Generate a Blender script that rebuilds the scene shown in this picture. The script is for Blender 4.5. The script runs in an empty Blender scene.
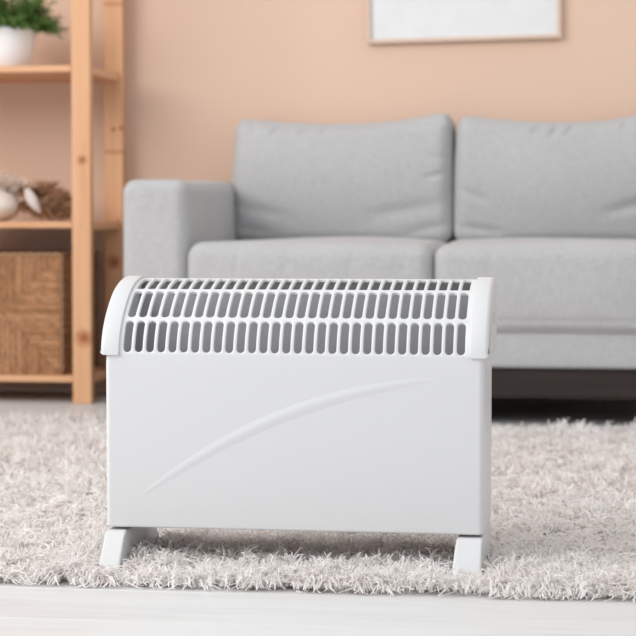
import bpy, bmesh, math, random
import numpy as np
from mathutils import Vector, Matrix

# ------------------------------------------------------------------ camera
S = bpy.context.scene
COL = S.collection
FPX, CAM_H = 2000.0, 0.463            # focal length in pixels of the 636 px frame, eye height in metres
YAW, PITCH = math.atan(302 / 2000), math.atan(93 / 2000)
cd = bpy.data.cameras.new('camera')
cam = bpy.data.objects.new('camera', cd)
COL.objects.link(cam)
cam.location = (0, 0, CAM_H)
cam.rotation_euler = (math.pi / 2 - PITCH, 0, YAW)
cd.sensor_width = 36
cd.lens = FPX / 636 * 36
cd.clip_start = 0.05
cd.dof.use_dof = True
cd.dof.focus_distance = 2.66
cd.dof.aperture_fstop = 8.5
S.camera = cam

# ------------------------------------------------------------------ light
w = bpy.data.worlds.new('room_light')
S.world = w
w.use_nodes = True
w.node_tree.nodes['Background'].inputs[0].default_value = (0.97, 0.985, 1, 1)
w.node_tree.nodes['Background'].inputs[1].default_value = 0.78


def area(name, loc, target, size, size_y, power, col=(1, 1, 1)):
    l = bpy.data.lights.new(name, 'AREA')
    l.shape = 'RECTANGLE'
    l.size, l.size_y, l.energy, l.color = size, size_y, power, col
    o = bpy.data.objects.new(name, l)
    COL.objects.link(o)
    o.location = loc
    o.rotation_euler = (Vector(target) - Vector(loc)).to_track_quat('-Z', 'Y').to_euler()
    return o


area('window_light', (-3.5, 1.4, 2.5), (-0.6, 4.4, 0.3), 3.4, 2.4, 134, (1, 0.985, 0.965))
S.view_settings.view_transform = 'Standard'
S.view_settings.look = 'None'
S.view_settings.exposure = 0.15
S.view_settings.gamma = 1
S.view_settings.use_curve_mapping = False


# ------------------------------------------------------------------ pixel to place
def ray(u, v):
    a, p = YAW, PITCH
    fw = Vector((-math.sin(a) * math.cos(p), math.cos(a) * math.cos(p), -math.sin(p)))
    rt = Vector((math.cos(a), math.sin(a), 0))
    up = rt.cross(fw)
    return fw + rt * ((u - 318) / FPX) - up * ((v - 318) / FPX)


def at(u, v, Y):
    d = ray(u, v)
    return Vector((0, 0, CAM_H)) + d * (Y / d.y)


# ------------------------------------------------------------------ materials
def mat(name, color, rough=0.6, spec=0.3, metal=0.0):
    m = bpy.data.materials.new(name)
    m.use_nodes = True
    b = m.node_tree.nodes['Principled BSDF']
    b.inputs['Base Color'].default_value = (*color, 1)
    b.inputs['Roughness'].default_value = rough
    b.inputs['Specular IOR Level'].default_value = spec
    b.inputs['Metallic'].default_value = metal
    return m


def node(m, kind, **kw):
    n = m.node_tree.nodes.new(kind)
    for k, v in kw.items():
        if hasattr(n, k):
            setattr(n, k, v)
        else:
            n.inputs[k.replace('_', ' ')].default_value = v
    return n


def link(m, a, b):
    m.node_tree.links.new(a, b)


def bsdf(m):
    return m.node_tree.nodes['Principled BSDF']


def ramp(m, fac, stops):
    r = node(m, 'ShaderNodeValToRGB')
    e = r.color_ramp.elements
    while len(e) < len(stops):
        e.new(0.5)
    for k, (p, c) in enumerate(stops):
        e[k].position = p
        e[k].color = (*c, 1)
    link(m, fac, r.inputs['Fac'])
    return r


def coords(m, scale=(1, 1, 1), kind='Object', loc=(0, 0, 0)):
    tc = node(m, 'ShaderNodeTexCoord')
    mp = node(m, 'ShaderNodeMapping')
    mp.inputs['Scale'].default_value = scale
    mp.inputs['Location'].default_value = loc
    link(m, tc.outputs[kind], mp.inputs['Vector'])
    return mp.outputs['Vector']


def bump(m, height, strength, dist=0.002):
    b = node(m, 'ShaderNodeBump')
    b.inputs['Strength'].default_value = strength
    b.inputs['Distance'].default_value = dist
    link(m, height, b.inputs['Height'])
    link(m, b.outputs['Normal'], bsdf(m).inputs['Normal'])


def mix_mul(m, a, b, fac=1.0, mode='MULTIPLY'):
    x = node(m, 'ShaderNodeMix')
    x.data_type = 'RGBA'
    x.blend_type = mode
    x.inputs['Factor'].default_value = fac
    link(m, a, x.inputs[6])
    link(m, b, x.inputs[7])
    return x.outputs[2]


def wood(name, light, dark, knots=(), joints=(), axis=2):
    m = mat(name, light, 0.55, 0.25)
    sc = [26, 26, 26]
    sc[axis] = 1.6
    n = node(m, 'ShaderNodeTexNoise', Scale=1.4, Detail=5.0, Roughness=0.6, Distortion=0.6)
    link(m, coords(m, sc), n.inputs['Vector'])
    r = ramp(m, n.outputs['Fac'], [(0.3, dark), (0.62, light), (0.9, tuple(min(1, c * 1.08) for c in light))])
    out = r.outputs['Color']
    tc = node(m, 'ShaderNodeTexCoord')
    for (kx, ky, kz, rad) in knots:
        sub = node(m, 'ShaderNodeVectorMath', operation='SUBTRACT')
        link(m, tc.outputs['Object'], sub.inputs[0])
        sub.inputs[1].default_value = (kx, ky, kz)
        mul = node(m, 'ShaderNodeVectorMath', operation='MULTIPLY')
        link(m, sub.outputs[0], mul.inputs[0])
        mul.inputs[1].default_value = (1, 0.4, 1.0)
        ln = node(m, 'ShaderNodeVectorMath', operation='LENGTH')
        link(m, mul.outputs[0], ln.inputs[0])
        nz = node(m, 'ShaderNodeTexNoise', Scale=90.0)
        link(m, tc.outputs['Object'], nz.inputs['Vector'])
        md = node(m, 'ShaderNodeMath', operation='MULTIPLY_ADD')
        link(m, nz.outputs['Fac'], md.inputs[0])
        md.inputs[1].default_value = rad * 0.9
        link(m, ln.outputs['Value'], md.inputs[2])
        rr = ramp(m, md.outputs[0], [(0.0, (0.35, 0.17, 0.09)), (rad * 0.8, (0.55, 0.33, 0.22)), (rad * 1.9, (1, 1, 1))])
        out = mix_mul(m, out, rr.outputs['Color'])
    for jz in joints:
        sp = node(m, 'ShaderNodeSeparateXYZ')
        link(m, tc.outputs['Object'], sp.inputs[0])
        d = node(m, 'ShaderNodeMath', operation='SUBTRACT')
        link(m, sp.outputs['Z'], d.inputs[0])
        d.inputs[1].default_value = jz
        ab = node(m, 'ShaderNodeMath', operation='ABSOLUTE')
        link(m, d.outputs[0], ab.inputs[0])
        rr = ramp(m, ab.outputs[0], [(0.0, (0.66, 0.5, 0.4)), (0.0025, (0.7, 0.55, 0.45)), (0.005, (1, 1, 1))])
        out = mix_mul(m, out, rr.outputs['Color'])
    link(m, out, bsdf(m).inputs['Base Color'])
    bump(m, n.outputs['Fac'], 0.12)
    return m


def fabric(name, c):
    m = mat(name, c, 0.95, 0.08)
    bsdf(m).inputs['Sheen Weight'].default_value = 0.15
    a = node(m, 'ShaderNodeTexNoise', Scale=1.0, Detail=3.0)
    link(m, coords(m, (420, 420, 40)), a.inputs['Vector'])
    b = node(m, 'ShaderNodeTexNoise', Scale=1.0, Detail=3.0)
    link(m, coords(m, (45, 420, 420)), b.inputs['Vector'])
    big = node(m, 'ShaderNodeTexNoise', Scale=5.0, Detail=3.0)
    link(m, coords(m), big.inputs['Vector'])
    ad = node(m, 'ShaderNodeMath', operation='ADD')
    link(m, a.outputs['Fac'], ad.inputs[0])
    link(m, b.outputs['Fac'], ad.inputs[1])
    ml = node(m, 'ShaderNodeMath', operation='MULTIPLY')
    link(m, ad.outputs[0], ml.inputs[0])
    ml.inputs[1].default_value = 0.5
    r = ramp(m, ml.outputs[0], [(0.3, tuple(x * 0.84 for x in c)), (0.7, tuple(min(1, x * 1.14) for x in c))])
    r2 = ramp(m, big.outputs['Fac'], [(0.3, (0.95, 0.95, 0.95)), (0.7, (1, 1, 1))])
    link(m, mix_mul(m, r.outputs['Color'], r2.outputs['Color']), bsdf(m).inputs['Base Color'])
    bump(m, ml.outputs[0], 0.25, 0.0015)
    return m


M = {}
M['wall'] = mat('peach_paint', (0.735, 0.535, 0.42), 0.9, 0.1)
_n = node(M['wall'], 'ShaderNodeTexNoise', Scale=220.0, Detail=3.0)
bump(M['wall'], _n.outputs['Fac'], 0.06)
M['white'] = mat('white_enamel', (0.67, 0.675, 0.69), 0.38, 0.4)
_n = node(M['white'], 'ShaderNodeTexNoise', Scale=900.0, Detail=2.0)
bump(M['white'], _n.outputs['Fac'], 0.05, 0.0004)
M['plastic'] = mat('white_plastic', (0.65, 0.655, 0.665), 0.42, 0.4)
_n = node(M['plastic'], 'ShaderNodeTexNoise', Scale=1200.0, Detail=2.0)
bump(M['plastic'], _n.outputs['Fac'], 0.05, 0.0004)
M['steel'] = mat('galvanised_steel', (0.36, 0.36, 0.37), 0.6, 0.4, 0.25)
_n = node(M['steel'], 'ShaderNodeTexNoise', Scale=60.0)
bump(M['steel'], _n.outputs['Fac'], 0.05, 0.001)
M['slot_shade_grey'] = mat('slot_shade_grey', (0.22, 0.22, 0.225), 0.6, 0.3)  # shade inside the heater's top slots, put into the colour
_n = node(M['slot_shade_grey'], 'ShaderNodeTexNoise', Scale=60.0)
bump(M['slot_shade_grey'], _n.outputs['Fac'], 0.05, 0.001)
M['dark'] = mat('dark_gap', (0.03, 0.03, 0.03), 0.8, 0.1)
M['grey_plastic'] = mat('grey_plastic', (0.52, 0.52, 0.53), 0.6, 0.2)
M['fabric'] = fabric('grey_linen', (0.485, 0.485, 0.492))
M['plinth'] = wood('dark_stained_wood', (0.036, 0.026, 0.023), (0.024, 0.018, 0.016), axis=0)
M['frame'] = wood('pale_pink_wood', (0.72, 0.56, 0.47), (0.62, 0.47, 0.38), axis=0)
M['print'] = mat('blank_print', (0.83, 0.845, 0.86), 0.6, 0.2)
_n = node(M['print'], 'ShaderNodeTexNoise', Scale=8.0)
_r = ramp(M['print'], _n.outputs['Fac'], [(0.3, (0.74, 0.755, 0.77)), (0.7, (0.78, 0.79, 0.80))])
link(M['print'], _r.outputs['Color'], bsdf(M['print']).inputs['Base Color'])
M['pot'] = mat('white_ceramic', (0.92, 0.93, 0.95), 0.35, 0.4)
_n = node(M['pot'], 'ShaderNodeTexNoise', Scale=40.0)
bump(M['pot'], _n.outputs['Fac'], 0.03)
M['cream'] = mat('cream_ceramic', (0.84, 0.76, 0.70), 0.45, 0.35)
_n = node(M['cream'], 'ShaderNodeTexNoise', Scale=40.0)
bump(M['cream'], _n.outputs['Fac'], 0.04)
M['soil'] = mat('dark_soil', (0.035, 0.025, 0.018), 0.95, 0.05)


def attr_mat(name, rough=0.9, trans=0.0, spec=0.1):
    m = mat(name, (0.8, 0.8, 0.8), rough, spec)
    a = node(m, 'ShaderNodeAttribute')
    a.attribute_name = 'tint'
    link(m, a.outputs['Color'], bsdf(m).inputs['Base Color'])
    if trans:
        t = node(m, 'ShaderNodeBsdfTranslucent')
        link(m, a.outputs['Color'], t.inputs['Color'])
        x = node(m, 'ShaderNodeMixShader')
        x.inputs[0].default_value = trans
        link(m, bsdf(m).outputs[0], x.inputs[1])
        link(m, t.outputs[0], x.inputs[2])
        link(m, x.outputs[0], m.node_tree.nodes['Material Output'].inputs[0])
    return m


M['pile'] = attr_mat('shag_yarn', 0.9, 0.5, 0.08)
M['leaf'] = attr_mat('leaf_green', 0.55, 0.2, 0.3)
M['dry'] = attr_mat('dried_plants', 0.9, 0.4, 0.05)
M['rush'] = attr_mat('woven_rush', 0.75, 0.0, 0.2)
_n = node(M['rush'], 'ShaderNodeTexNoise', Scale=260.0, Detail=3.0)
bump(M['rush'], _n.outputs['Fac'], 0.5, 0.002)
M['rug_back'] = mat('rug_backing', (0.55, 0.49, 0.45), 0.95, 0.05)
_n = node(M['rug_back'], 'ShaderNodeTexNoise', Scale=300.0)
bump(M['rug_back'], _n.outputs['Fac'], 0.3)

# whitewashed floorboards
m = mat('whitewashed_oak', (0.8, 0.8, 0.8), 0.42, 0.3)
oi = node(m, 'ShaderNodeObjectInfo')
sh = node(m, 'ShaderNodeVectorMath', operation='MULTIPLY_ADD')
link(m, coords(m, (1.2, 16, 16)), sh.inputs[0])
sh.inputs[1].default_value = (1, 1, 1)
link(m, oi.outputs['Random'], sh.inputs[2])
n = node(m, 'ShaderNodeTexNoise', Scale=2.2, Detail=6.0, Roughness=0.62, Distortion=1.2)
link(m, sh.outputs[0], n.inputs['Vector'])
r = ramp(m, n.outputs['Fac'], [(0.3, (0.61, 0.60, 0.595)), (0.5, (0.68, 0.678, 0.675)), (0.75, (0.705, 0.705, 0.703))])
r2 = ramp(m, oi.outputs['Random'], [(0, (0.97, 0.97, 0.97)), (1, (1, 1, 1))])
link(m, mix_mul(m, r.outputs['Color'], r2.outputs['Color']), bsdf(m).inputs['Base Color'])
bump(m, n.outputs['Fac'], 0.06, 0.001)
M['floor'] = m


# ------------------------------------------------------------------ mesh helpers
def tag(o, label=None, category=None, group=None, kind=None):
    for k, v in (('label', label), ('category', category), ('group', group), ('kind', kind)):
        if v:
            o[k] = v
    return o


def thing(name, label, category, loc, group=None):
    o = bpy.data.objects.new(name, None)
    o.empty_display_size = 0.05
    COL.objects.link(o)
    o.location = loc
    return tag(o, label, category, group)


def base_of(parent):
    v = Vector((0, 0, 0))
    while parent is not None:
        v += parent.location
        parent = parent.parent
    return v


def obj(name, verts, faces, material, parent=None, smooth=True, angle=40, origin=None, wn=False):
    """One mesh object from world-space points; its own origin sits at `origin` (world) or its parent's."""
    b = base_of(parent)
    o0 = Vector(origin) if origin is not None else b
    me = bpy.data.meshes.new(name)
    if isinstance(verts, np.ndarray):
        verts = (verts - np.array(o0)).tolist()
    else:
        verts = [tuple(Vector(v) - o0) for v in verts]
    me.from_pydata(verts, [], faces)
    me.materials.append(material)
    me.update()
    if smooth:
        me.shade_smooth()
        if angle < 180:
            me.set_sharp_from_angle(angle=math.radians(angle))
    o = bpy.data.objects.new(name, me)
    COL.objects.link(o)
    if parent is not None:
        o.parent = parent
    o.location = o0 - b
    if wn:
        k = o.modifiers.new('wn', 'WEIGHTED_NORMAL')
        k.keep_sharp = True
    return o


def from_bm(name, bm, material, parent=None, **kw):
    bm.verts.ensure_lookup_table()
    bmesh.ops.recalc_face_normals(bm, faces=bm.faces)
    v = [x.co.copy() for x in bm.verts]
    bm.verts.index_update()
    f = [[x.index for x in p.verts] for p in bm.faces]
    bm.free()
    return obj(name, v, f, material, parent, **kw)


def box_bm(x0, x1, y0, y1, z0, z1, r=0.0, seg=2):
    bm = bmesh.new()
    bmesh.ops.create_cube(bm, size=1)
    for v in bm.verts:
        v.co = Vector(((x0 + x1) / 2 + v.co.x * (x1 - x0), (y0 + y1) / 2 + v.co.y * (y1 - y0), (z0 + z1) / 2 + v.co.z * (z1 - z0)))
    if r:
        bmesh.ops.bevel(bm, geom=bm.edges[:], offset=r, segments=seg, affect='EDGES', profile=0.5)
    return bm


def box(name, x0, x1, y0, y1, z0, z1, r, material, parent=None, seg=2, **kw):
    return from_bm(name, box_bm(x0, x1, y0, y1, z0, z1, r, seg), material, parent, wn=r > 0, **kw)


def extrude_x(pts, x0, x1):
    """closed (y, z) outline extruded along x"""
    bm = bmesh.new()
    a = [bm.verts.new((x0, y, z)) for y, z in pts]
    b = [bm.verts.new((x1, y, z)) for y, z in pts]
    n = len(pts)
    for i in range(n):
        bm.faces.new((a[i], a[(i + 1) % n], b[(i + 1) % n], b[i]))
    bm.faces.new(a[::-1])
    bm.faces.new(b)
    return bm


def lathe(profile, c, seg=48):
    v, f = [], []
    for r, z in profile:
        for k in range(seg):
            a = 2 * math.pi * k / seg
            v.append((c[0] + r * math.cos(a), c[1] + r * math.sin(a), c[2] + z))
    for i in range(len(profile) - 1):
        for k in range(seg):
            f.append((i * seg + k, i * seg + (k + 1) % seg, (i + 1) * seg + (k + 1) % seg, (i + 1) * seg + k))
    return v, f


def soft_box(lo, hi, r, n, puff, fn=None):
    """upholstered block: rounded edges, bulging faces, optional extra displacement fn(points, p)"""
    lo, hi = np.array(lo, float), np.array(hi, float)
    half = (hi - lo) / 2
    axes = []
    for k in range(3):
        e = r / half[k]
        edge = np.linspace(0, e, 7)[:-1] - 1
        mid = np.linspace(-1 + e, 1 - e, n[k])
        axes.append(np.concatenate([edge, mid, -edge[::-1]]))
    P, Fc, base = [], [], 0
    for k in range(3):
        i, j = (k + 1) % 3, (k + 2) % 3
        A, B = np.meshgrid(axes[i], axes[j], indexing='ij')
        for s in (-1, 1):
            p = np.zeros(A.shape + (3,))
            p[..., i], p[..., j], p[..., k] = A, B, s
            P.append(p.reshape(-1, 3))
            na, nb = A.shape
            ix = base + np.arange(na * nb).reshape(na, nb)
            q = np.stack([ix[:-1, :-1], ix[1:, :-1], ix[1:, 1:], ix[:-1, 1:]], -1).reshape(-1, 4)
            Fc.append(q if s > 0 else q[:, ::-1])
            base += na * nb
    P, Fc = np.concatenate(P), np.concatenate(Fc)
    key, inv = np.unique(np.round(P * 1e5).astype(np.int64), axis=0, return_inverse=True)
    P = key / 1e5
    Fc = inv.reshape(-1)[Fc]
    q = P * half
    inner = np.clip(q, -(half - r), half - r)
    d = q - inner
    nrm = d / np.linalg.norm(d, axis=1)[:, None]
    out = inner + nrm * r
    for k in range(3):
        i, j = (k + 1) % 3, (k + 2) % 3
        out[:, k] += np.sign(P[:, k]) * np.abs(nrm[:, k]) ** 2 * puff[k] * (1 - P[:, i] ** 2) * (1 - P[:, j] ** 2)
    if fn:
        out = fn(out, P, nrm)
    return out + (lo + hi) / 2, Fc.tolist()


def set_tint(o, cols):
    at_ = o.data.attributes.new('tint', 'FLOAT_COLOR', 'POINT')
    a = np.ones((len(cols), 4), np.float32)
    a[:, :3] = cols
    at_.data.foreach_set('color', a.ravel())


def ribbons(name, path, width, side, tint, material, parent):
    """path (N, K, 3) centre lines, width (N, K), side (N, 3) unit across, tint (N, 3)"""
    N, K, _ = path.shape
    L = path - side[:, None, :] * width[..., None] * 0.5
    R = path + side[:, None, :] * width[..., None] * 0.5
    V = np.stack([L, R], 2).reshape(-1, 3)
    b = (np.arange(N) * K * 2)[:, None] + (np.arange(K - 1) * 2)[None, :]
    F4 = np.stack([b, b + 1, b + 3, b + 2], -1).reshape(-1, 4)
    p0 = np.array(base_of(parent))
    me = bpy.data.meshes.new(name)
    me.vertices.add(len(V))
    me.vertices.foreach_set('co', (V - p0).astype(np.float32).ravel())
    me.loops.add(F4.size)
    me.loops.foreach_set('vertex_index', F4.astype(np.int32).ravel())
    me.polygons.add(len(F4))
    me.polygons.foreach_set('loop_start', (np.arange(len(F4)) * 4).astype(np.int32))
    me.polygons.foreach_set('use_smooth', np.ones(len(F4), bool))
    me.update(calc_edges=True)
    me.materials.append(material)
    o = bpy.data.objects.new(name, me)
    COL.objects.link(o)
    o.parent = parent
    set_tint(o, np.repeat(tint, K * 2, axis=0))
    return o


rng = np.random.default_rng(7)
random.seed(5)

# ------------------------------------------------------------------ room
WALL_Y = 5.415
o = box('wall_back', -4.2, 2.6, WALL_Y, WALL_Y + 0.1, 0, 2.6, 0, M['wall'])
tag(o, 'plain peach painted wall behind the sofa', kind='structure')
o = box('added_shade_wall', -3.25, -3.15, 3.7, WALL_Y, 0, 2.6, 0, M['wall'])  # unseen wall, added to keep side light off the shelves
tag(o, 'added peach side wall out of view, shading the shelving unit', kind='structure')

fl = box('floor', -4.2, 2.6, 0.6, WALL_Y, -0.06, -0.012, 0, M['dark'])
tag(fl, 'whitewashed wooden floorboards under and around the rug', kind='structure')
PW, PL, GAP = 0.19, 1.36, 0.0012
pm = None
row = 0
y = 2.262 - PW * 8
while y < WALL_Y - 0.01:
    y1 = min(y + PW, WALL_Y)
    xs = -4.2 - ((row * 0.1 + 0.05) if 6 < row < 11 else (row * 0.47) % PL)
    while xs < 2.6:
        x0, x1 = max(xs, -4.2), min(xs + PL, 2.6)
        if x1 - x0 > 0.05:
            full = abs(x1 - x0 - PL) < 1e-6 and abs(y1 - y - PW) < 1e-6
            if full and pm is not None:
                p = bpy.data.objects.new('plank', pm)
                COL.objects.link(p)
                p.parent = fl
                p.location = ((x0 + x1) / 2, (y + y1) / 2, -0.006)
            else:
                p = box('plank', x0 + GAP / 2, x1 - GAP / 2, y + GAP / 2, y1 - GAP / 2, -0.012, 0, 0.0008, M['floor'], fl, seg=1,
                        origin=((x0 + x1) / 2, (y + y1) / 2, -0.006))
                if full:
                    pm = p.data
        xs += PL
    y += PW
    row += 1

# ------------------------------------------------------------------ sofa
sofa = thing('sofa', 'light grey linen sofa with plump back cushions against the peach wall', 'sofa', (-0.415, 5.0, 0))
SX0, SX1 = -1.157, 0.33


def arm_fn(q, p, n):
    q[:, 2] += 0.004 * np.sin(q[:, 1] * 7) * (p[:, 2] > 0.5)
    return q


for x0, x1 in ((SX0 - 0.008, SX0 + 0.150), (SX1 - 0.150, SX1 + 0.008)):
    v, f = soft_box((x0, 4.6, 0.134), (x1, 5.40, 0.572), 0.031, (6, 20, 14), (0.003, 0.003, 0.004), arm_fn)
    obj('armrest', v, f, M['fabric'], sofa, angle=180)
v, f = soft_box((SX0 + 0.151, 4.60, 0.134), (SX1 - 0.151, 5.3, 0.226), 0.010, (30, 14, 4), (0, 0.004, 0.0))
obj('seat_base', v, f, M['fabric'], sofa, angle=180)
v, f = soft_box((SX0 + 0.151, 5.27, 0.22), (SX1 - 0.151, 5.40, 0.66), 0.03, (30, 5, 12), (0, 0.004, 0.004))
obj('back_frame', v, f, M['fabric'], sofa, angle=180)
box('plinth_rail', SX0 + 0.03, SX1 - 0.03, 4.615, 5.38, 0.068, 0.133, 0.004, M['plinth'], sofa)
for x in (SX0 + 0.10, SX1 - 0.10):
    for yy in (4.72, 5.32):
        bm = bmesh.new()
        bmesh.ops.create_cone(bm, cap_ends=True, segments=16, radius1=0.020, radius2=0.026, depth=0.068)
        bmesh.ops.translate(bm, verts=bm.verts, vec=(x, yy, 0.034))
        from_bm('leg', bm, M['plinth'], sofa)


def seat_fn(seed):
    def fn(q, p, n):
        front = np.clip(-n[:, 1], 0, 1)
        top = np.clip(n[:, 2], 0, 1)
        q[:, 1] += front * 0.0035 * np.sin(q[:, 0] * 13 + seed) * (0.5 + 0.5 * np.sin(q[:, 2] * 30))
        q[:, 2] += top * 0.003 * np.sin(q[:, 0] * 9 + seed * 2) * np.cos(q[:, 1] * 8)
        # seam above the lower edge of the front
        q[:, 1] += front * 0.004 * np.exp(-((p[:, 2] + 0.66) / 0.035) ** 2)
        # shallow vertical pull creases
        for cx, d in ((-0.6, 0.0022), (-0.2, 0.0016), (0.32, 0.002), (0.74, 0.0016)):
            q[:, 1] += front * d * np.exp(-((p[:, 0] - cx - 0.05 * p[:, 2]) / 0.02) ** 2) * np.clip(p[:, 2] + 0.4, 0, 1)
        return q
    return fn


SXM = -0.4255
for k, (x0, x1) in enumerate(((SX0 + 0.1505, SXM - 0.001), (SXM + 0.001, SX1 - 0.1505))):
    v, f = soft_box((x0, 4.582, 0.2085), (x1, 5.235, 0.421), 0.036, (70, 20, 26), (0.003, 0.010, 0.013), seat_fn(k * 2.1))
    c = obj('seat_cushion', v, f, M['fabric'], sofa, angle=180)


def crease(p, x0, z0, x1, z1, wid):
    ax, az = x1 - x0, z1 - z0
    t = np.clip(((p[:, 0] - x0) * ax + (p[:, 2] - z0) * az) / (ax * ax + az * az), 0, 1)
    d = np.hypot(p[:, 0] - x0 - t * ax, (p[:, 2] - z0 - t * az) * 0.58)
    return np.exp(-(d / wid) ** 2) * np.sin(np.clip(t, 0.02, 0.98) * math.pi) ** 0.5


def back_fn(k):
    if k == 0:
        lines = [(-0.98, -0.35, -0.45, -0.55, 0.06, 0.006), (0.25, -0.55, 0.98, -0.32, 0.07, 0.007), (0.55, -0.85, 0.98, -0.66, 0.05, 0.006),
                 (-0.55, 1.0, -0.64, 0.74, 0.022, 0.011), (-0.30, 1.0, -0.38, 0.76, 0.022, 0.011), (-0.14, 1.0, -0.18, 0.8, 0.018, 0.009), (-0.84, 1.0, -0.8, 0.8, 0.02, 0.008),
                 (0.7, 0.92, 0.98, 0.86, 0.04, 0.010), (0.75, 0.05, 0.99, 0.12, 0.03, 0.006), (-0.99, -0.7, -0.6, -0.82, 0.04, 0.004),
                 (0.8, 0.4, 0.99, 0.3, 0.03, 0.005)]
        ears = (0.020, 0.034)
    else:
        lines = [(-0.98, -0.1, -0.7, -0.3, 0.04, 0.006), (-0.98, -0.7, -0.55, -0.8, 0.04, 0.007), (-0.25, 1.0, -0.32, 0.78, 0.022, 0.012),
                 (-0.1, 1.0, -0.16, 0.74, 0.024, 0.013), (0.03, 1.0, -0.02, 0.76, 0.022, 0.012), (0.5, 1.0, 0.46, 0.8, 0.022, 0.010),
                 (0.3, -0.5, 0.95, -0.2, 0.06, 0.010), (-0.4, 0.95, -0.45, 0.85, 0.02, 0.005)]
        ears = (0.024, 0.058)

    def fn(q, p, n):
        front = np.clip(-n[:, 1], 0, 1)
        for x0, z0, x1, z1, wd, d in lines:
            c = crease(p, x0, z0, x1, z1, wd)
            q[:, 1] += front * d * c
            q[:, 2] -= np.clip(n[:, 2], 0, 1) * d * 0.5 * c
        up = np.clip((p[:, 2] + 1) / 2, 0, 1)
        q[:, 2] += up ** 2 * (ears[0] * np.clip(-p[:, 0], 0, 1) ** 2.2 + ears[1] * np.clip(p[:, 0], 0, 1) ** 2.2)
        # narrower at the pinched upper corners, full in the middle
        q[:, 0] *= 1 - 0.022 * np.clip(p[:, 2], 0, 1) ** 2 * np.sign(np.abs(p[:, 0]))
        q[:, 1] += -0.022 * np.sin((p[:, 2] + 0.55) * 1.6) * front
        q[:, 1] += front * 0.003 * np.sin(q[:, 0] * 11 + k * 2) * np.sin(q[:, 2] * 14 + 1)
        q[:, 1] += (q[:, 2] + 0.17) * 0.13     # leans back
        return q
    return fn


for k, (x0, x1) in enumerate(((-1.017, -0.434), (-0.428, 0.165))):
    v, f = soft_box((x0, 5.175, 0.412), (x1, 5.33, 0.730), 0.036, (90, 8, 60), (0.004, 0.026, 0.0), back_fn(k))
    obj('back_cushion', v, f, M['fabric'], sofa, angle=180)

# ------------------------------------------------------------------ wooden shelf unit
PX0, PX1, PFY = -1.400, -1.350, 5.015
shelf = thing('shelf_unit', 'open pine shelving unit with square posts left of the sofa', 'shelf', (-1.8, 5.2, 0))
pine_l, pine_d = (0.72, 0.42, 0.245), (0.63, 0.34, 0.18)
kf = [at(82, 160, PFY), at(84, 338, PFY), at(82, 322, PFY)]
kb = [at(113.5, 129.5, PFY + 0.33), at(121, 128, PFY + 0.33), at(114, 262, PFY + 0.33)]
b0 = Vector((-1.8, 5.2, 0))
M['post_f'] = wood('pine_post_front', pine_l, pine_d, [(*(kf[0] - b0), 0.011), (*(kf[1] - b0), 0.020)])
M['post_b'] = wood('pine_post_back', pine_l, pine_d, [(*(kb[0] - b0), 0.006), (*(kb[1] - b0), 0.006), (*(kb[2] - b0), 0.018)],
                   [at(114, 4, PFY + 0.33).z, at(114, 152, PFY + 0.33).z])
M['pine_x'] = wood('pine_board', pine_l, pine_d, axis=0)
M['pine_y'] = wood('pine_rail', pine_l, pine_d, axis=1)
SHW = 0.84
POST_H = 1.52
for dx in (0, -SHW):
    box('post', PX0 + dx, PX1 + dx, PFY, PFY + 0.03, 0, POST_H, 0.003, M['post_f'], shelf)
    box('post', PX0 + dx, PX1 + 0.003 + dx, PFY + 0.33, PFY + 0.36, 0, POST_H, 0.003, M['post_b'], shelf)
SZ = (0.072, 0.472, 0.874, 1.49)  # topmost board is out of view, added to shade the wall below it
for z in SZ:
    b = box('shelf_board', PX1 - SHW + 0.001, PX0 - 0.001, PFY + 0.004, PFY + 0.388, z - 0.017, z, 0.003, M['pine_x'], shelf)
    for dx in (0, -SHW):
        box('side_rail', PX0 + 0.006 + dx, PX1 - 0.004 + dx, PFY + 0.031, PFY + 0.329, z - 0.021, z - 0.001, 0.003, M['pine_y'], shelf)
        bm = bmesh.new()
        bmesh.ops.create_cone(bm, cap_ends=True, segments=16, radius1=0.007, radius2=0.006, depth=0.012)
        bmesh.ops.rotate(bm, verts=bm.verts, matrix=Matrix.Rotation(math.pi / 2, 3, 'X'))
        bmesh.ops.translate(bm, verts=bm.verts, vec=(PX1 - 0.016 + dx, PFY + 0.326, z + 0.006))
        from_bm('dowel', bm, M['pine_y'], shelf)
        bm = bmesh.new()
        bmesh.ops.create_cone(bm, cap_ends=True, segments=12, radius1=0.004, radius2=0.003, depth=0.003)
        bmesh.ops.rotate(bm, verts=bm.verts, matrix=Matrix.Rotation(math.pi / 2, 3, 'X'))
        bmesh.ops.translate(bm, verts=bm.verts, vec=((PX0 + PX1) / 2 + dx, PFY, z - 0.008))
        from_bm('screw_plug', bm, M['pine_y'], shelf)

# ------------------------------------------------------------------ woven basket
bx1 = at(62, 300, 5.035).x
BW, BH, BY0, BY1, BZ0 = 0.325, 0.318, 5.035, 5.395, 0.0725
bx0 = bx1 - BW
bas = thing('basket', 'brown woven rush box basket on the lowest shelf board', 'basket', ((bx0 + bx1) / 2, (BY0 + BY1) / 2, BZ0))
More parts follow.
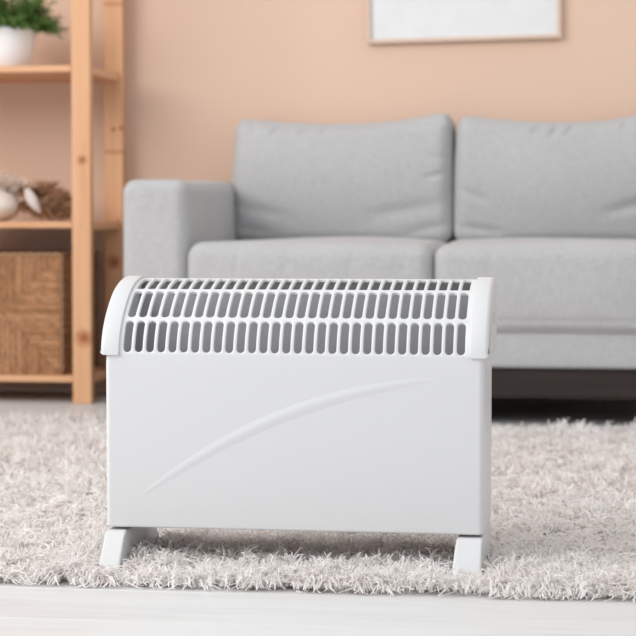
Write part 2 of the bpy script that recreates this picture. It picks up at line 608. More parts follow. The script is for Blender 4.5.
# open box: floor and walls
bm = bmesh.new()
t = 0.008
outer = [(bx0 + t, BY0 + t), (bx1 - t, BY0 + t), (bx1 - t, BY1 - t), (bx0 + t, BY1 - t)]
inn = [(bx0 + 2 * t, BY0 + 2 * t), (bx1 - 2 * t, BY0 + 2 * t), (bx1 - 2 * t, BY1 - 2 * t), (bx0 + 2 * t, BY1 - 2 * t)]
rings = [[bm.verts.new((x, y, z)) for x, y in ring] for ring, z in ((outer, BZ0), (outer, BZ0 + BH - 0.004), (inn, BZ0 + BH - 0.004), (inn, BZ0 + 0.012))]
for a, b in zip(rings, rings[1:]):
    for i in range(4):
        bm.faces.new((a[i], a[(i + 1) % 4], b[(i + 1) % 4], b[i]))
bm.faces.new(rings[0][::-1])
bm.faces.new(rings[-1])
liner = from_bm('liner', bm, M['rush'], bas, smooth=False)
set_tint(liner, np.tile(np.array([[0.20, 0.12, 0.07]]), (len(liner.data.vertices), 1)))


def cords(name, origin, ux, uy, un, W, H_, pitch, parent):
    """rush wall: four mitred triangles of twisted cords, each cord running in from its edge"""
    V, Fq, T = [], [], []
    cx, cy = W / 2, H_ / 2

    def cord(p, q, rad):
        n = max(2, int(math.dist(p, q) / 0.012))
        col = np.array(random.choice([(0.42, 0.215, 0.11), (0.48, 0.255, 0.135), (0.36, 0.18, 0.088), (0.54, 0.30, 0.17), (0.43, 0.222, 0.113)]))
        d = Vector((q[0] - p[0], q[1] - p[1])).normalized()
        nx = Vector((-d.y, d.x))
        ph = random.random() * 6
        b = len(V)
        for i in range(n + 1):
            tt = i / n
            px, py = p[0] + (q[0] - p[0]) * tt, p[1] + (q[1] - p[1]) * tt
            wob = math.sin(ph + i * 2.4) * rad * 0.5 + (random.random() - 0.5) * rad * 0.6
            rr = rad * (1 + 0.22 * math.sin(ph + i * 1.7))
            for k in range(5):
                a = math.pi * k / 4
                ox, oz = math.cos(a) * rr * 1.05 + wob, math.sin(a) * rr
                V.append(origin + ux * (px + nx.x * ox) + uy * (py + nx.y * ox) + un * oz)
                T.append(col * (0.62 + 0.76 * random.random()))
            if i:
                for k in range(4):
                    s = b + (i - 1) * 5 + k
                    Fq.append((s, s + 1, s + 6, s + 5))
    rad = pitch * 0.56
    k = 0
    while (k + 0.5) * pitch < W:
        x = (k + 0.5) * pitch
        h = min(x, W - x) * cy / cx
        if h > 0.003:
            j = (random.random() - 0.5) * 0.003
            cord((x + j, 0), (x + j, h), rad)
            cord((x - j, H_), (x - j, H_ - h), rad)
        k += 1
    k = 0
    while (k + 0.5) * pitch < H_:
        yv = (k + 0.5) * pitch
        ww = min(yv, H_ - yv) * cx / cy
        if ww > 0.003:
            cord((0, yv), (ww, yv), rad)
            cord((W, yv), (W - ww, yv), rad)
        k += 1
    o = obj(name, [Vector(v) for v in V], Fq, M['rush'], parent, angle=180)
    set_tint(o, np.array(T))
    return tag(o, kind='stuff')


X, Yv, Z = Vector((1, 0, 0)), Vector((0, 1, 0)), Vector((0, 0, 1))
cords('woven_panel', Vector((bx0, BY0 + t, BZ0)), X, Z, -Yv, BW, BH, 0.0048, bas)
cords('woven_panel', Vector((bx1 - t, BY0, BZ0)), Yv, Z, X, BY1 - BY0, BH, 0.0048, bas)
cords('woven_panel', Vector((bx0 + t, BY1, BZ0)), -Yv, Z, -X, BY1 - BY0, BH, 0.0048, bas)
cords('woven_panel', Vector((bx1, BY1 - t, BZ0)), -X, Z, Yv, BW, BH, 0.0048, bas)


def rope(name, p, q, rad, parent, c=(0.42, 0.255, 0.15)):
    """twisted two-strand border cord between p and q"""
    p, q = Vector(p), Vector(q)
    d = (q - p).normalized()
    a = d.orthogonal().normalized()
    b = d.cross(a)
    n = int((q - p).length / 0.004)
    V, Fq = [], []
    for s in range(2):
        base = len(V)
        for i in range(n + 1):
            ph = i * 0.55 + s * math.pi
            c0 = p.lerp(q, i / n) + (a * math.cos(ph) + b * math.sin(ph)) * rad * 0.45
            for k in range(6):
                th = k * math.pi / 3
                V.append(c0 + (a * math.cos(th) + b * math.sin(th)) * rad * 0.62)
            if i:
                for k in range(6):
                    u, w_ = base + (i - 1) * 6 + k, base + (i - 1) * 6 + (k + 1) % 6
                    Fq.append((u, w_, w_ + 6, u + 6))
    o = obj(name, V, Fq, M['rush'], parent, angle=180)
    set_tint(o, np.array(c) * (0.85 + 0.3 * np.random.default_rng(3).random((len(V), 1))))
    return o


for x, yv in ((bx0 + 0.003, BY0 + 0.006), (bx1 - 0.003, BY0 + 0.006), (bx0 + 0.003, BY1 - 0.006), (bx1 - 0.003, BY1 - 0.006)):
    rope('corner_cord', (x, yv, BZ0 + 0.006), (x, yv, BZ0 + BH - 0.004), 0.0055, bas)
zt = BZ0 + BH - 0.004
cs = [(bx0 + 0.004, BY0 + 0.006, zt), (bx1 - 0.004, BY0 + 0.006, zt), (bx1 - 0.004, BY1 - 0.006, zt), (bx0 + 0.004, BY1 - 0.006, zt)]
for i in range(4):
    rope('rim_cord', cs[i], cs[(i + 1) % 4], 0.0055, bas)

# ------------------------------------------------------------------ vase and dried plants on the middle shelf
vz = SZ[1] + 0.0005
vc = at(-9, 200, 5.11)
vase = thing('vase', 'cream rounded ceramic vase below dried plumes on the middle shelf', 'vase', (vc.x, 5.11, vz))
pf = [(0.0, 0.0), (0.030, 0.0), (0.034, 0.003), (0.050, 0.014), (0.060, 0.030), (0.061, 0.042), (0.054, 0.060), (0.040, 0.073), (0.030, 0.079), (0.028, 0.084),
      (0.032, 0.088), (0.030, 0.089), (0.025, 0.085), (0.026, 0.079), (0.036, 0.071), (0.048, 0.058), (0.054, 0.042), (0.050, 0.026), (0.030, 0.010), (0.0, 0.008)]
pf = [(r_ * 1.32, z_ * 1.0) for r_, z_ in pf]
v, f = lathe(pf, (vc.x, 5.11, vz))
obj('vase_body', v, f, M['cream'], vase, angle=180)

dry = thing('dried_bouquet', 'bundle of dried brown grass and off white plumes lying on the middle shelf', 'dried plants', (vc.x, 5.11, vz))


def plume(name, ctrl, n, ln, spread, cols, width, parent, droop=0.0):
    """feathery seed head: fibres leaving a curved stem"""
    ctrl = [np.array(c) for c in ctrl]
    t = rng.random(n)
    a = (1 - t)[:, None]
    b = t[:, None]
    pos = a * a * ctrl[0] + 2 * a * b * ctrl[1] + b * b * ctrl[2]
    tan = 2 * a * (ctrl[1] - ctrl[0]) + 2 * b * (ctrl[2] - ctrl[1])
    tan /= np.linalg.norm(tan, axis=1)[:, None]
    rnd = rng.normal(size=(n, 3))
    rnd -= (rnd * tan).sum(1)[:, None] * tan
    rnd /= np.linalg.norm(rnd, axis=1)[:, None]
    fade = (0.45 + 0.55 * np.sin(np.clip(t, 0, 1) * math.pi))[:, None]
    d = tan * 0.8 + rnd * spread
    L = ln * (0.6 + 0.6 * rng.random((n, 1))) * fade
    K = 4
    s = np.linspace(0, 1, K)[None, :, None]
    path = pos[:, None, :] + d[:, None, :] * L[:, None, :] * s
    path[..., 2] -= droop * (s[..., 0] ** 2)
    path[..., 2] = np.maximum(path[..., 2], vz + 0.002)
    wd = width * (1 - 0.75 * np.linspace(0, 1, K))[None, :] * np.ones((n, 1))
    sd = rng.normal(size=(n, 3))
    sd /= np.linalg.norm(sd, axis=1)[:, None]
    c = np.array(cols)[rng.integers(0, len(cols), n)] * (0.85 + 0.3 * rng.random((n, 1)))
    return tag(ribbons(name, path, wd, sd, c, M['dry'], parent), kind='stuff')


white_c = [(0.90, 0.80, 0.72), (0.95, 0.88, 0.82), (0.84, 0.72, 0.63)]
brown_c = [(0.50, 0.27, 0.14), (0.36, 0.17, 0.08), (0.66, 0.40, 0.24), (0.58, 0.42, 0.32), (0.24, 0.12, 0.06)]


def A(u, v, Y=5.12):
    p = at(u, v, Y)
    return (p.x, p.y, p.z)


plume('plume', [A(-40, 205, 5.16), A(-5, 176, 5.15), A(36, 192, 5.13)], 1500, 0.034, 0.9, white_c, 0.006, dry)
plume('plume', [A(-45, 190, 5.2), A(-10, 172, 5.2), A(26, 190, 5.2)], 1100, 0.034, 0.9, white_c, 0.006, dry)
plume('grass_head', [A(18, 190, 5.12), A(42, 192, 5.1), A(70, 210, 5.1)], 620, 0.034, 1.0, brown_c, 0.005, dry, 0.004)
plume('grass_head', [A(16, 205, 5.1), A(40, 205, 5.08), A(66, 214, 5.08)], 620, 0.034, 1.0, brown_c, 0.005, dry, 0.004)
plume('grass_head', [A(20, 190, 5.2), A(45, 186, 5.2), A(70, 200, 5.2)], 620, 0.034, 1.0, brown_c, 0.005, dry, 0.004)
plume('grass_head', [A(30, 214, 5.14), A(50, 208, 5.14), A(68, 204, 5.14)], 2000, 0.024, 0.75, [(0.45, 0.32, 0.24), (0.62, 0.5, 0.42)], 0.003, dry, 0.004)
# white dried leaf
V, Fq, K = [], [], 12
p0, p1 = Vector(A(25, 189, 5.075)), Vector(A(40, 213, 5.06))
dd = (p1 - p0)
sdv = Vector((dd.z, 0, -dd.x)).normalized()
for side in (0, 1):
    for i in range(K + 1):
        s = i / K
        wv = 0.014 * math.sin(math.pi * min(1, 0.12 + s * 0.86)) ** 0.7
        c = p0 + dd * s + Vector((0, -0.012 * math.sin(s * math.pi), 0))
        for j in (-1, -0.5, 0, 0.5, 1):
            V.append(c + sdv * wv * j + Vector((0, 0.010 * j * j + side * 0.0015, 0)))
for side in (0, 1):
    for i in range(K):
        for j in range(4):
            a = side * (K + 1) * 5 + i * 5 + j
            q = (a, a + 1, a + 6, a + 5)
            Fq.append(q if side else q[::-1])
lf = obj('pale_leaf', V, Fq, M['dry'], dry, angle=180)
lf['label'] = 'pale cream curled leaf'
set_tint(lf, np.tile(np.array([[0.88, 0.82, 0.78]]), (len(V), 1)))

# ------------------------------------------------------------------ potted plant on the upper shelf
pc = at(6, 40, 5.14)
pz = SZ[2] + 0.0005
ph_ = at(6, 26, 5.07).z - pz
rt_ = (at(36.5, 27, 5.14).x - pc.x)
rb_ = rt_ - 0.022
plant = thing('potted_plant', 'bushy green plant in a white ceramic pot on the upper shelf', 'plant', (pc.x, 5.14, pz))
pf = [(0, 0), (rb_ - 0.004, 0), (rb_, 0.003), (rb_ + (rt_ - rb_) * 0.6, ph_ * 0.55), (rt_ - 0.002, ph_ - 0.010), (rt_, ph_ - 0.004), (rt_ - 0.002, ph_), (rt_ - 0.006, ph_),
      (rt_ - 0.008, ph_ - 0.006), (rt_ - 0.010, ph_ - 0.016), (0, ph_ - 0.016)]
v, f = lathe(pf[:-1], (pc.x, 5.14, pz))
obj('pot', v, f, M['pot'], plant, angle=50)
v, f = lathe([(0, ph_ - 0.010), (rt_ * 0.5, ph_ - 0.008), (rt_ - 0.0095, ph_ - 0.014)], (pc.x, 5.14, pz))
obj('soil', v, f, M['soil'], plant, angle=180)
# sprigs: stems with many small needle leaves
SP = 260
paths, sides, tints, wds = [], [], [], []
stem_p, stem_w, stem_s = [], [], []
for i in range(SP):
    az = random.random() * 2 * math.pi
    r0 = random.random() ** 0.5 * rt_ * 0.8
    el = random.uniform(0.28, 1.45)
    ln = random.uniform(0.07, 0.125) * (1.0 - 0.1 * (el < 0.5))
    if i < 3:
        az, el, ln, r0 = -0.15 + 0.25 * i, 0.10 + 0.12 * i, 0.115, rt_ * 0.5
    st = np.array([pc.x + r0 * math.cos(az), 5.14 + r0 * math.sin(az), pz + ph_ - 0.008])
    d = np.array([math.cos(az) * math.cos(el), math.sin(az) * math.cos(el), math.sin(el)])
    g = random.random()
    s4 = np.linspace(0, 1, 4)[:, None]
    pth = st + d * ln * s4 + np.array([0, 0, -0.03 * math.cos(el)]) * s4 ** 2
    stem_p.append(pth)
    stem_w.append([0.0022, 0.0018, 0.0014, 0.0008])
    stem_s.append(np.array([-math.sin(az), math.cos(az), 0.0]))
    for k in range(46):
        s = 0.12 + 0.88 * k / 45
        b = st + d * ln * s + np.array([0, 0, -0.03 * math.cos(el)]) * s * s
        rv = rng.normal(size=3)
        rv -= rv.dot(d) * d
        rv /= np.linalg.norm(rv)
        ld = d * 0.6 + rv * 0.8
        ll = random.uniform(0.010, 0.018)
        paths.append(np.stack([b, b + ld * ll * 0.5, b + ld * ll]))
        wds.append([0.0012, 0.0026, 0.0005])
        sd = np.cross(ld, rng.normal(size=3))
        sides.append(sd / np.linalg.norm(sd))
        tints.append(np.array([0.10, 0.20, 0.05]) * (0.35 + 1.2 * g) + np.array([0.05, 0.06, 0.01]) * random.random())
tag(ribbons('foliage', np.array(paths), np.array(wds), np.array(sides), np.array(tints), M['leaf'], plant), kind='stuff')
tag(ribbons('stems', np.array(stem_p), np.array(stem_w), np.array(stem_s), np.tile([[0.16, 0.13, 0.06]], (SP, 1)), M['leaf'], plant), kind='stuff')

# ------------------------------------------------------------------ picture on the wall
FY = WALL_Y - 0.022
bl, br = at(366.5, 43.5, FY), at(561.5, 38, FY)
fw_ = (br - bl).length
fh_ = 0.74
tilt = math.atan2(br.z - bl.z, br.x - bl.x)
pic = thing('picture_frame', 'pale wooden picture frame with a blank white print above the sofa', 'picture', (bl.x, WALL_Y - 0.002, bl.z))
pic.rotation_euler = (0, -tilt, 0)
L0 = Vector((bl.x, 0, bl.z))
fb = 0.011


def pbox(name, x0, x1, z0, z1, y0, y1, r, mt):
    return box(name, L0.x + x0, L0.x + x1, y0, y1, L0.z + z0, L0.z + z1, r, mt, pic)


pbox('frame_rail', 0, fw_, 0, fb, FY, WALL_Y - 0.002, 0.0015, M['frame'])
pbox('frame_rail', 0, fw_, fh_ - fb, fh_, FY, WALL_Y - 0.002, 0.0015, M['frame'])
pbox('frame_rail', 0, fb, fb, fh_ - fb, FY, WALL_Y - 0.002, 0.0015, M['frame'])
pbox('frame_rail', fw_ - fb, fw_, fb, fh_ - fb, FY, WALL_Y - 0.002, 0.0015, M['frame'])
pbox('print', fb, fw_ - fb, fb, fh_ - fb, WALL_Y - 0.012, WALL_Y - 0.004, 0, M['print'])

# ------------------------------------------------------------------ convector heater
HY = 2.600                                   # front plane
HX0, HX1 = -0.681, -0.174
Z_BOT, Z_SPLIT = 0.058, 0.2905
HD = 0.155                                   # body depth
heat = thing('convector_heater', 'white convector heater with slotted curved top standing on the shaggy rug', 'heater', ((HX0 + HX1) / 2, HY + 0.08, 0.008))
prof = np.array([(0, .270), (.0022, .300), (.009, .318), (.021, .335), (.040, .3525), (.063, .3685), (.090, .380), (.120, .3868), (.142, .3885), (.158, .386), (.166, .380)])
# dense smooth profile by arc length
_t = np.concatenate([[0], np.cumsum(np.linalg.norm(np.diff(prof, axis=0), axis=1))])


def catmull(P, T, n=240):
    out = []
    m_ = np.gradient(P, T, axis=0)
    m_[0] = (0, 1)
    for s in np.linspace(T[0], T[-1], n):
        i = min(len(T) - 2, int(np.searchsorted(T, s, 'right')) - 1)
        h = T[i + 1] - T[i]
        u = (s - T[i]) / h
        out.append((2 * u**3 - 3 * u**2 + 1) * P[i] + (u**3 - 2 * u**2 + u) * h * m_[i] + (-2 * u**3 + 3 * u**2) * P[i + 1] + (u**3 - u**2) * h * m_[i + 1])
    return np.array(out)


D = catmull(prof, _t)
S_ = np.concatenate([[0], np.cumsum(np.linalg.norm(np.diff(D, axis=0), axis=1))])


def pt(s):
    return np.array([np.interp(s, S_, D[:, 0]), np.interp(s, S_, D[:, 1])])


def nrm2(s):
    a, b = pt(min(s + 0.002, S_[-1])), pt(max(s - 0.002, 0))
    d = (a - b) / np.linalg.norm(a - b)
    return np.array([-d[1], d[0]])           # outward (towards the front / up)


def s_of_z(z):
    k = int(np.argmax(D[:, 1]))
    return float(np.interp(z, D[:k, 1], S_[:k]))


NS = 30
first, last = at(129, 336, HY + 0.012).x, at(461.5, 340, HY + 0.012).x
PITCH_X = (last - first) / (NS - 1)
GX0, GX1 = HX0 + 0.012, HX1 - 0.012
rows = [(s_of_z(.2935), s_of_z(.3345), 0.98), (s_of_z(.3395), s_of_z(.3728), 0.9), (s_of_z(.3757), s_of_z(.3880), 0.45)]
bounds = [s_of_z(Z_SPLIT), (rows[0][1] + rows[1][0]) / 2, (rows[1][1] + rows[2][0]) / 2, rows[2][1] + 0.004]
SW = PITCH_X * 0.69
GV, GF = [], []


def P3(x, s, off):
    p, n = pt(s), nrm2(s)
    q = p + n * off
    return (x, HY + q[0], q[1])


def rounded(x0, x1, s0, s1, r, nc=4, ns=6):
    """loop of (x, s): corners rounded by r, ns points along each long side"""
    out = []
    cs_ = [(x1 - r, s0 + r, -90), (x1 - r, s1 - r, 0), (x0 + r, s1 - r, 90), (x0 + r, s0 + r, 180)]
    for k, (cx, cy, a0) in enumerate(cs_):
        for i in range(nc + 1):
            a = math.radians(a0 + 90 * i / nc)
            out.append((cx + r * math.cos(a), cy + r * math.sin(a)))
        nx_ = cs_[(k + 1) % 4]
        if k in (0, 2):
            e0 = out[-1]
            a = math.radians(nx_[2])
            e1 = (nx_[0] + r * math.cos(a), nx_[1] + r * math.sin(a))
            for i in range(1, ns):
                out.append((e0[0] + (e1[0] - e0[0]) * i / ns, e0[1] + (e1[1] - e0[1]) * i / ns))
    return out


def add_loop(pts, off):
    b = len(GV)
    for x, s in pts:
        GV.append(P3(x, s, off))
    return list(range(b, len(GV)))


def bridge(a, b):
    n = len(a)
    for i in range(n):
        GF.append((a[i], a[(i + 1) % n], b[(i + 1) % n], b[i]))


for ri, (s0, s1, rf) in enumerate(rows):
    c0, c1 = bounds[ri], bounds[ri + 1]
    for k in range(NS):
        cx = first + PITCH_X * k
        x0 = GX0 if k == 0 else cx - PITCH_X / 2
        x1 = GX1 if k == NS - 1 else cx + PITCH_X / 2
        r = SW / 2 * rf
        a = rounded(cx - SW / 2, cx + SW / 2, s0, s1, r)
        e = 0.0009
        n = len(a)
        outer_l = []
        mx, ms = cx, (s0 + s1) / 2
        for (x, s) in a:
            inx0, inx1 = cx - SW / 2 + r, cx + SW / 2 - r
            lo, hi = s0 + r, s1 - r
            dx = x - min(max(x, inx0), inx1)
            ds = s - min(max(s, lo), hi)
            ang = math.atan2(abs(ds), abs(dx) + 1e-9) if (abs(dx) + abs(ds)) > 1e-9 else 0
            if ds == 0 or ang < math.radians(1):
                outer_l.append((x1 if dx > 0 else x0, s))
            elif ang > math.radians(89):
                outer_l.append((x, c1 if ds > 0 else c0))
            else:
                # corner arc: sweep round the rectangle corner
                u = ang / (math.pi / 2)
                xe, se = (x1 if dx > 0 else x0), (c1 if ds > 0 else c0)
                sb = hi if ds > 0 else lo
                xb = inx1 if dx > 0 else inx0
                if u <= 0.5:
                    outer_l.append((xe, sb + (se - sb) * u * 2))
                else:
                    outer_l.append((xe + (xb - xe) * (u - 0.5) * 2, se))
        ex = rounded(cx - SW / 2 - e, cx + SW / 2 + e, s0 - e, s1 + e, r + e)
        L = [add_loop(outer_l, 0), add_loop(ex, 0), add_loop(rounded(cx - SW / 2 - e * .3, cx + SW / 2 + e * .3, s0 - e * .3, s1 + e * .3, r + e * .3), -0.0004),
             add_loop(a, -0.0013), add_loop(a, -0.004)]
        for p_, q_ in zip(L, L[1:]):
            bridge(p_, q_)
# strip over the crest to the back
NSX = 2
ss = np.linspace(bounds[3], S_[-1], 14)
b = len(GV)
for s in ss:
    for x in (GX0, GX1):
        GV.append(P3(x, s, 0))
for i in range(len(ss) - 1):
    a = b + i * 2
    GF.append((a, a + 1, a + 3, a + 2))
grille = obj('grille', [Vector(v) for v in GV], [tuple(q) for q in GF], M['white'], heat, angle=50)
bm = bmesh.new()
bm.from_mesh(grille.data)
bmesh.ops.remove_doubles(bm, verts=bm.verts, dist=0.00002)
bm.to_mesh(grille.data)
bm.free()

# front panel wraps round both sides, with the raised swoosh worked out of it
R = 0.007
plan = [(HX0, HY + HD)] + [(HX0, HY + R + 0.002)] + [(HX0 + R - R * math.cos(a), HY + R - R * math.sin(a)) for a in np.linspace(0, math.pi / 2, 7)] \
    + [(HX1 - R + R * math.sin(a), HY + R - R * math.cos(a)) for a in np.linspace(0, math.pi / 2, 7)] + [(HX1, HY + R + 0.002), (HX1, HY + HD)]
V, Fq = [], []
zr = [Z_BOT + 0.004, Z_BOT + 0.0012, Z_BOT, Z_BOT + 0.0006, Z_BOT + 0.003, 0.270, 0.278, Z_SPLIT]
ins = [0.004, 0.003, 0.0018, 0.0004, 0, 0, pt(s_of_z(0.278))[0], pt(s_of_z(Z_SPLIT))[0]]
cxm, cym = (HX0 + HX1) / 2, HY + HD


def inset(x, y, d):
    # move a plan point inwards
    nx = -1 if x < HX0 + R else (1 if x > HX1 - R else 0)
    return (x - nx * d, y + d if y < HY + R + 0.002 else y)


for z, d in zip(zr, ins):
    for x, yv in plan:
        q = inset(x, yv, d)
        V.append((q[0], q[1], z))
n = len(plan)
for i in range(len(zr) - 1):
    for k in range(n - 1):
        Fq.append((i * n + k, i * n + k + 1, (i + 1) * n + k + 1, (i + 1) * n + k))
body = obj('front_panel', [Vector(v) for v in V], Fq, M['white'], heat, angle=60, wn=True)

# swoosh: crescent pressed out of the panel, thick in the middle, tapering at both ends
cpx = [(141, 494.5), (169, 473.7), (200, 454), (230, 437), (265, 420), (300, 406), (335, 395.5), (370, 387.5), (405, 381.5), (440, 377.5)]
cl = np.array([[at(u, v, HY).x, at(u, v, HY).z] for u, v in cpx])
tt = np.linspace(0, 1, len(cl))
fx, fz = np.polyfit(tt, cl[:, 0], 4), np.polyfit(tt, cl[:, 1], 4)
V, Fq = [], []
KS = 60
for i in range(KS + 1):
    s = i / KS
    p = np.array([np.polyval(fx, s), np.polyval(fz, s)])
    d = np.array([np.polyval(np.polyder(fx), s), np.polyval(np.polyder(fz), s)])
    d /= np.linalg.norm(d)
    nn = np.array([-d[1], d[0]])
    wv = 0.0060 * math.sin(math.pi * (0.02 + 0.96 * s)) ** 0.4
    hh = 0.0012 * math.sin(math.pi * (0.02 + 0.96 * s)) ** 0.6
    for j, (aa, hq) in enumerate(((1.05, 0), (0.5, 0.38), (0.0, 0.75), (-0.35, 0.95), (-0.8, 1.0), (-1.5, 0.6), (-2.4, 0))):
        q = p + nn * wv * aa
        V.append(Vector((q[0], HY - hh * hq + 0.0002, q[1])))
    if i:
        for j in range(6):
            a = (i - 1) * 7 + j
            Fq.append((a, a + 1, a + 8, a + 7))
sw = obj('embossed_swoosh', V, Fq, M['white'], heat, angle=180)
sw['label'] = 'raised curved swoosh across the front panel'

# back, inner baffle and bottom edge
box('back_panel', HX0 + 0.002, HX1 - 0.002, HY + HD - 0.001, HY + HD + 0.003, Z_BOT + 0.012, 0.372, 0.001, M['white'], heat)
bm = extrude_x([(HY + 0.058, 0.15), (HY + 0.062, 0.27), (HY + 0.088, 0.324), (HY + 0.124, 0.374), (HY + 0.126, 0.373), (HY + 0.090, 0.322), (HY + 0.064, 0.269), (HY + 0.060, 0.15)],
               HX0 + 0.02, HX1 - 0.02)
from_bm('inner_baffle', bm, M['steel'], heat, angle=30)

box('slot_shade_sheet', HX0 + 0.014, HX1 - 0.014, HY + 0.1285, HY + 0.1305, 0.30, 0.3845, 0.0005, M['slot_shade_grey'], heat, seg=1)  # dark sheet added so the top slots look shaded inside

# end caps: same curve, 3 mm proud, closed on the outside
CZ = 0.2895


def cap_outline(off):
    s0 = s_of_z(CZ + 0.0005) if CZ > D[0, 1] else 0
    pts = []
    for s in np.linspace(s0, S_[-1], 40):
        q = pt(s) + nrm2(s) * off
        pts.append((HY + q[0], q[1]))
    pts[0] = (pts[0][0], CZ)
    pts.append((HY + 0.172, 0.362))
    pts.append((HY + 0.172, CZ + 0.006))
    pts.append((HY + 0.166, CZ))
    return pts


for sgn, xi, xo in ((-1, at(119, 350, HY).x, HX0 - 0.0065), (1, at(470, 350, HY).x, HX1 + 0.0060)):
    a = cap_outline(0.0032)
    bm = bmesh.new()
    c0 = (HY + 0.085, 0.335)

    def ring(x, k_in):
        out = []
        m_ = len(a)
        for i, (yv, z) in enumerate(a):
            p_, q_ = a[i - 1], a[(i + 1) % m_]
            dx_, dz_ = q_[0] - p_[0], q_[1] - p_[1]
            l_ = math.hypot(dx_, dz_)
            # outline runs up the front: inward is to the right of travel
            out.append(bm.verts.new((x, yv + dz_ / l_ * k_in, z - dx_ / l_ * k_in)))
        return out
    rr = 0.006
    seq = [(xi, 0.0030), (xi, 0.0008), (xi + sgn * 0.0004, 0.0002), (xi + sgn * 0.001, 0)]
    for al in np.linspace(0, math.pi / 2, 7):
        seq.append((xo - sgn * rr + sgn * rr * math.sin(al), rr - rr * math.cos(al)))
    rs = [ring(x, k_) for x, k_ in seq]
    for p_, q_ in zip(rs, rs[1:]):
        for i in range(len(a)):
            bm.faces.new((p_[i], p_[(i + 1) % len(a)], q_[(i + 1) % len(a)], q_[i]))
    bm.faces.new(rs[-1])
    bm.faces.new(rs[0][::-1])
    cap = from_bm('end_cap', bm, M['plastic'], heat, angle=55)
    # grip slot in the outer face
    x0, x1 = sorted((xo - sgn * 0.001, xo + sgn * 0.0004))
    sl = box('grip_slot', x0, x1, HY + 0.095, HY + 0.122, 0.330, 0.346, 0.0003, M['grey_plastic'], cap, seg=1)
    sl['label'] = 'small grey grip slot'

# feet: tapered runners under each end
FZ, FT = 0.009, 0.0545
for x0, x1, sgn in ((HX0 + 0.001, HX0 + 0.029, -1), (HX1 - 0.035, HX1 - 0.0005, 1)):
    out = [(HY - 0.045, FZ), (HY - 0.044, FZ + 0.006), (HY - 0.014, FT - 0.009), (HY - 0.006, FT - 0.0015), (HY + 0.002, FT), (HY + 0.150, FT), (HY + 0.162, FT - 0.004),
           (HY + 0.190, FZ + 0.008), (HY + 0.191, FZ), (HY + 0.150, FZ), (HY + 0.110, FZ + 0.012), (HY + 0.050, FZ + 0.012), (HY + 0.015, FZ)]
    bm = extrude_x(out, x0, x1)
    for v_ in bm.verts:                       # inner side flares in towards the floor
        k_ = (FT - v_.co.z) / (FT - FZ)
        if sgn > 0 and v_.co.x < (x0 + x1) / 2:
            v_.co.x -= 0.0035 * k_
        if sgn < 0 and v_.co.x > (x0 + x1) / 2:
            v_.co.x += 0.001 * k_
    es = [e for e in bm.edges if abs(e.verts[0].co.x - e.verts[1].co.x) < 0.006]
    bmesh.ops.bevel(bm, geom=es, offset=0.0035, segments=3, affect='EDGES', profile=0.5, clamp_overlap=True)
    from_bm('foot', bm, M['plastic'], heat, angle=50, wn=True)

# ------------------------------------------------------------------ shag rug
RX0, RX1, RY0, RY1 = -2.15, 0.95, 2.475, 4.46
rug = thing('shag_rug', 'shaggy off white beige rug on the floor between heater and sofa', 'rug', ((RX0 + RX1) / 2, (RY0 + RY1) / 2, 0))
box('backing', RX0, RX1, RY0 + 0.03, RY1, 0.0003, 0.006, 0.002, M['rug_back'], rug)


def vnoise(x, y, scale, seed):
    """smooth value noise in [-1, 1]"""
    g = np.random.default_rng(seed).random((128, 128)) * 2 - 1
    u, v = x * scale + 64, y * scale + 64
    i, j = np.floor(u).astype(int), np.floor(v).astype(int)
    fu, fv = u - i, v - j
    fu, fv = fu * fu * (3 - 2 * fu), fv * fv * (3 - 2 * fv)
    i0, j0, i1, j1 = i % 128, j % 128, (i + 1) % 128, (j + 1) % 128
    return (g[i0, j0] * (1 - fu) + g[i1, j0] * fu) * (1 - fv) + (g[i0, j1] * (1 - fu) + g[i1, j1] * fu) * fv


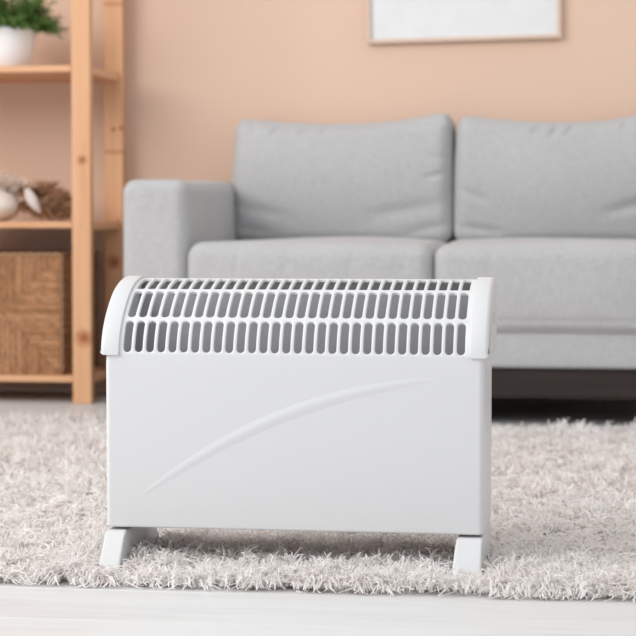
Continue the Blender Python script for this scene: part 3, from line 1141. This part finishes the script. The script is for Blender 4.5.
def tufts(name, x0, x1, y0, y1, dens, per, wid, spread, K=5, lean_k=0.026, curl=0.003, hook=0.0):
    nt = int((x1 - x0) * (y1 - y0) * dens / per)
    tx, ty = rng.uniform(x0, x1, nt), rng.uniform(y0, y1, nt)
    ok = np.ones(nt, bool)
    for fx0, fx1 in ((HX0 - 0.003, HX0 + 0.034), (HX1 - 0.043, HX1 + 0.001)):
        ok &= ~((tx > fx0 - 0.004) & (tx < fx1 + 0.004) & (ty > HY - 0.052) & (ty < HY + 0.198))
    tx, ty = tx[ok], ty[ok]
    nt = len(tx)
    # shared lean of neighbouring tufts, hanging outwards along the edges
    lx = vnoise(tx, ty, 9, 1) * 0.8 + vnoise(tx, ty, 30, 2) * 0.6
    ly = vnoise(tx, ty, 9, 3) * 0.8 + vnoise(tx, ty, 30, 4) * 0.6
    edge = np.clip(1 - (ty - RY0) / 0.02, 0, 1)
    ly = ly * (1 - edge * 0.5) - edge * 0.7
    edge_b = np.clip(1 - (RY1 - ty) / 0.03, 0, 1)
    ly += edge_b * 0.8
    hgt = 0.027 + (0.004 + 0.006 * np.clip((ty - 2.7) / 1.5, 0, 1)) * vnoise(tx, ty, 8, 5) + 0.007 * vnoise(tx, ty, 24, 6)
    hgt *= 1 + 0.24 * rng.normal(size=nt).clip(-1.5, 1.5)
    for fx0, fx1 in ((HX0 - 0.003, HX0 + 0.034), (HX1 - 0.043, HX1 + 0.001)):      # trodden down in front of the feet
        near = np.exp(-((tx - (fx0 + fx1) / 2) / 0.032) ** 4) * np.exp(-((ty - HY + 0.06) / 0.05) ** 4)
        hgt *= 1 - 0.45 * near
    hgt = np.maximum(hgt, 0.012)
    tl = rng.normal(size=(nt, 2)) * 0.55
    lx, ly = lx + tl[:, 0], ly + tl[:, 1]
    tone = 0.5 + 0.5 * np.clip(vnoise(tx, ty, 13, 8) * 0.7 + rng.normal(size=nt) * 0.35, -1, 1)
    N = nt * per
    rep = lambda a: np.repeat(a, per)
    bx_, by_ = rep(tx) + rng.normal(size=N) * 0.0022, rep(ty) + rng.normal(size=N) * 0.0022
    h = rep(hgt) * (0.55 + 0.6 * rng.random(N))
    sx = rng.normal(size=N) * spread
    sy = rng.normal(size=N) * spread
    ax, ay = rep(lx) * lean_k + sx, rep(ly) * lean_k + sy
    s = np.linspace(0, 1, K)[None, :]
    ph, fr, am = rng.random(N) * 6.28, 4 + 4 * rng.random(N), curl + 0.0035 * rng.random(N)
    path = np.empty((N, K, 3))
    path[..., 0] = bx_[:, None] + ax[:, None] * s ** 1.5 + am[:, None] * np.sin(ph[:, None] + fr[:, None] * s) * s
    path[..., 1] = by_[:, None] + ay[:, None] * s ** 1.5 + am[:, None] * np.cos(ph[:, None] * 1.7 + fr[:, None] * s) * s
    lean = np.clip(np.hypot(ax, ay) / 0.06, 0, 0.75)
    path[..., 2] = 0.004 + h[:, None] * (s - lean[:, None] * 0.85 * s ** 2.2) + 0.6 * am[:, None] * np.sin(ph[:, None] * 2.3 + fr[:, None] * s) * s
    if hook:                                   # yarn ends curl over in all directions
        an = rng.random(N) * 6.28
        tip = np.clip((s - 0.4) / 0.6, 0, 1)
        reach = hook * (0.5 + 0.8 * rng.random(N))[:, None]
        path[..., 0] += np.cos(an)[:, None] * reach * tip ** 1.3
        path[..., 1] += np.sin(an)[:, None] * reach * tip ** 1.3
        path[..., 2] -= h[:, None] * (0.1 + 0.38 * rng.random(N))[:, None] * tip ** 2
    # strands past the front or back edge droop to the floor
    past = np.clip((RY0 - path[..., 1]) / 0.018, 0, 1) + np.clip((path[..., 1] - RY1) / 0.02, 0, 1)
    path[..., 2] = np.maximum(path[..., 2] * (1 - 0.75 * past), 0.0015)
    path[..., 1] = np.where(path[..., 1] < RY0 - 0.012, RY0 - 0.012 + (path[..., 1] - RY0 + 0.012) * 0.35, path[..., 1])
    wv = wid * (0.7 + 0.6 * rng.random(N))[:, None] * np.array([0.8] + [1] * (K - 2) + [0.6])[None, :]
    hl = np.hypot(ax, ay) + 1e-6
    side = np.stack([-ay / hl, ax / hl, np.zeros(N)], 1) + rng.normal(size=(N, 3)) * 0.45
    side /= np.linalg.norm(side, axis=1)[:, None]
    tn = np.clip(rep(tone) * 0.65 + rng.random(N) * 0.45, 0, 1)[:, None]
    c = np.array([[0.91, 0.87, 0.85]]) * (1 - tn) + np.array([[0.985, 0.975, 0.967]]) * tn
    pick = rng.random(N)[:, None]
    c = np.where(pick < 0.08, c * np.array([[0.70, 0.65, 0.61]]), c)
    return tag(ribbons(name, path, wv, side, c, M['pile'], rug), kind='stuff')


tufts('pile', -1.0, 0.25, RY0, 2.80, 130000, 12, 0.0020, 0.0050, 6, 0.014, 0.0022, 0.010)
tufts('pile', -1.0, 0.25, RY0, RY0 + 0.02, 80000, 10, 0.0020, 0.0055, 6, 0.014, 0.0022, 0.009)
tufts('pile', -1.25, 0.28, 2.80, 3.30, 50000, 12, 0.0028, 0.012, 5, 0.026, 0.003, 0.005)
tufts('pile', -1.62, 0.30, 3.30, RY1, 34000, 12, 0.0036, 0.014, 4)
for a in ((RX0, -1.0, RY0, 2.80), (0.25, RX1, RY0, 2.80), (RX0, -1.25, 2.80, 3.30), (0.28, RX1, 2.80, 3.30), (RX0, -1.62, 3.30, RY1), (0.30, RX1, 3.30, RY1)):
    tufts('pile', *a, 16000, 12, 0.0044, 0.010, 4)
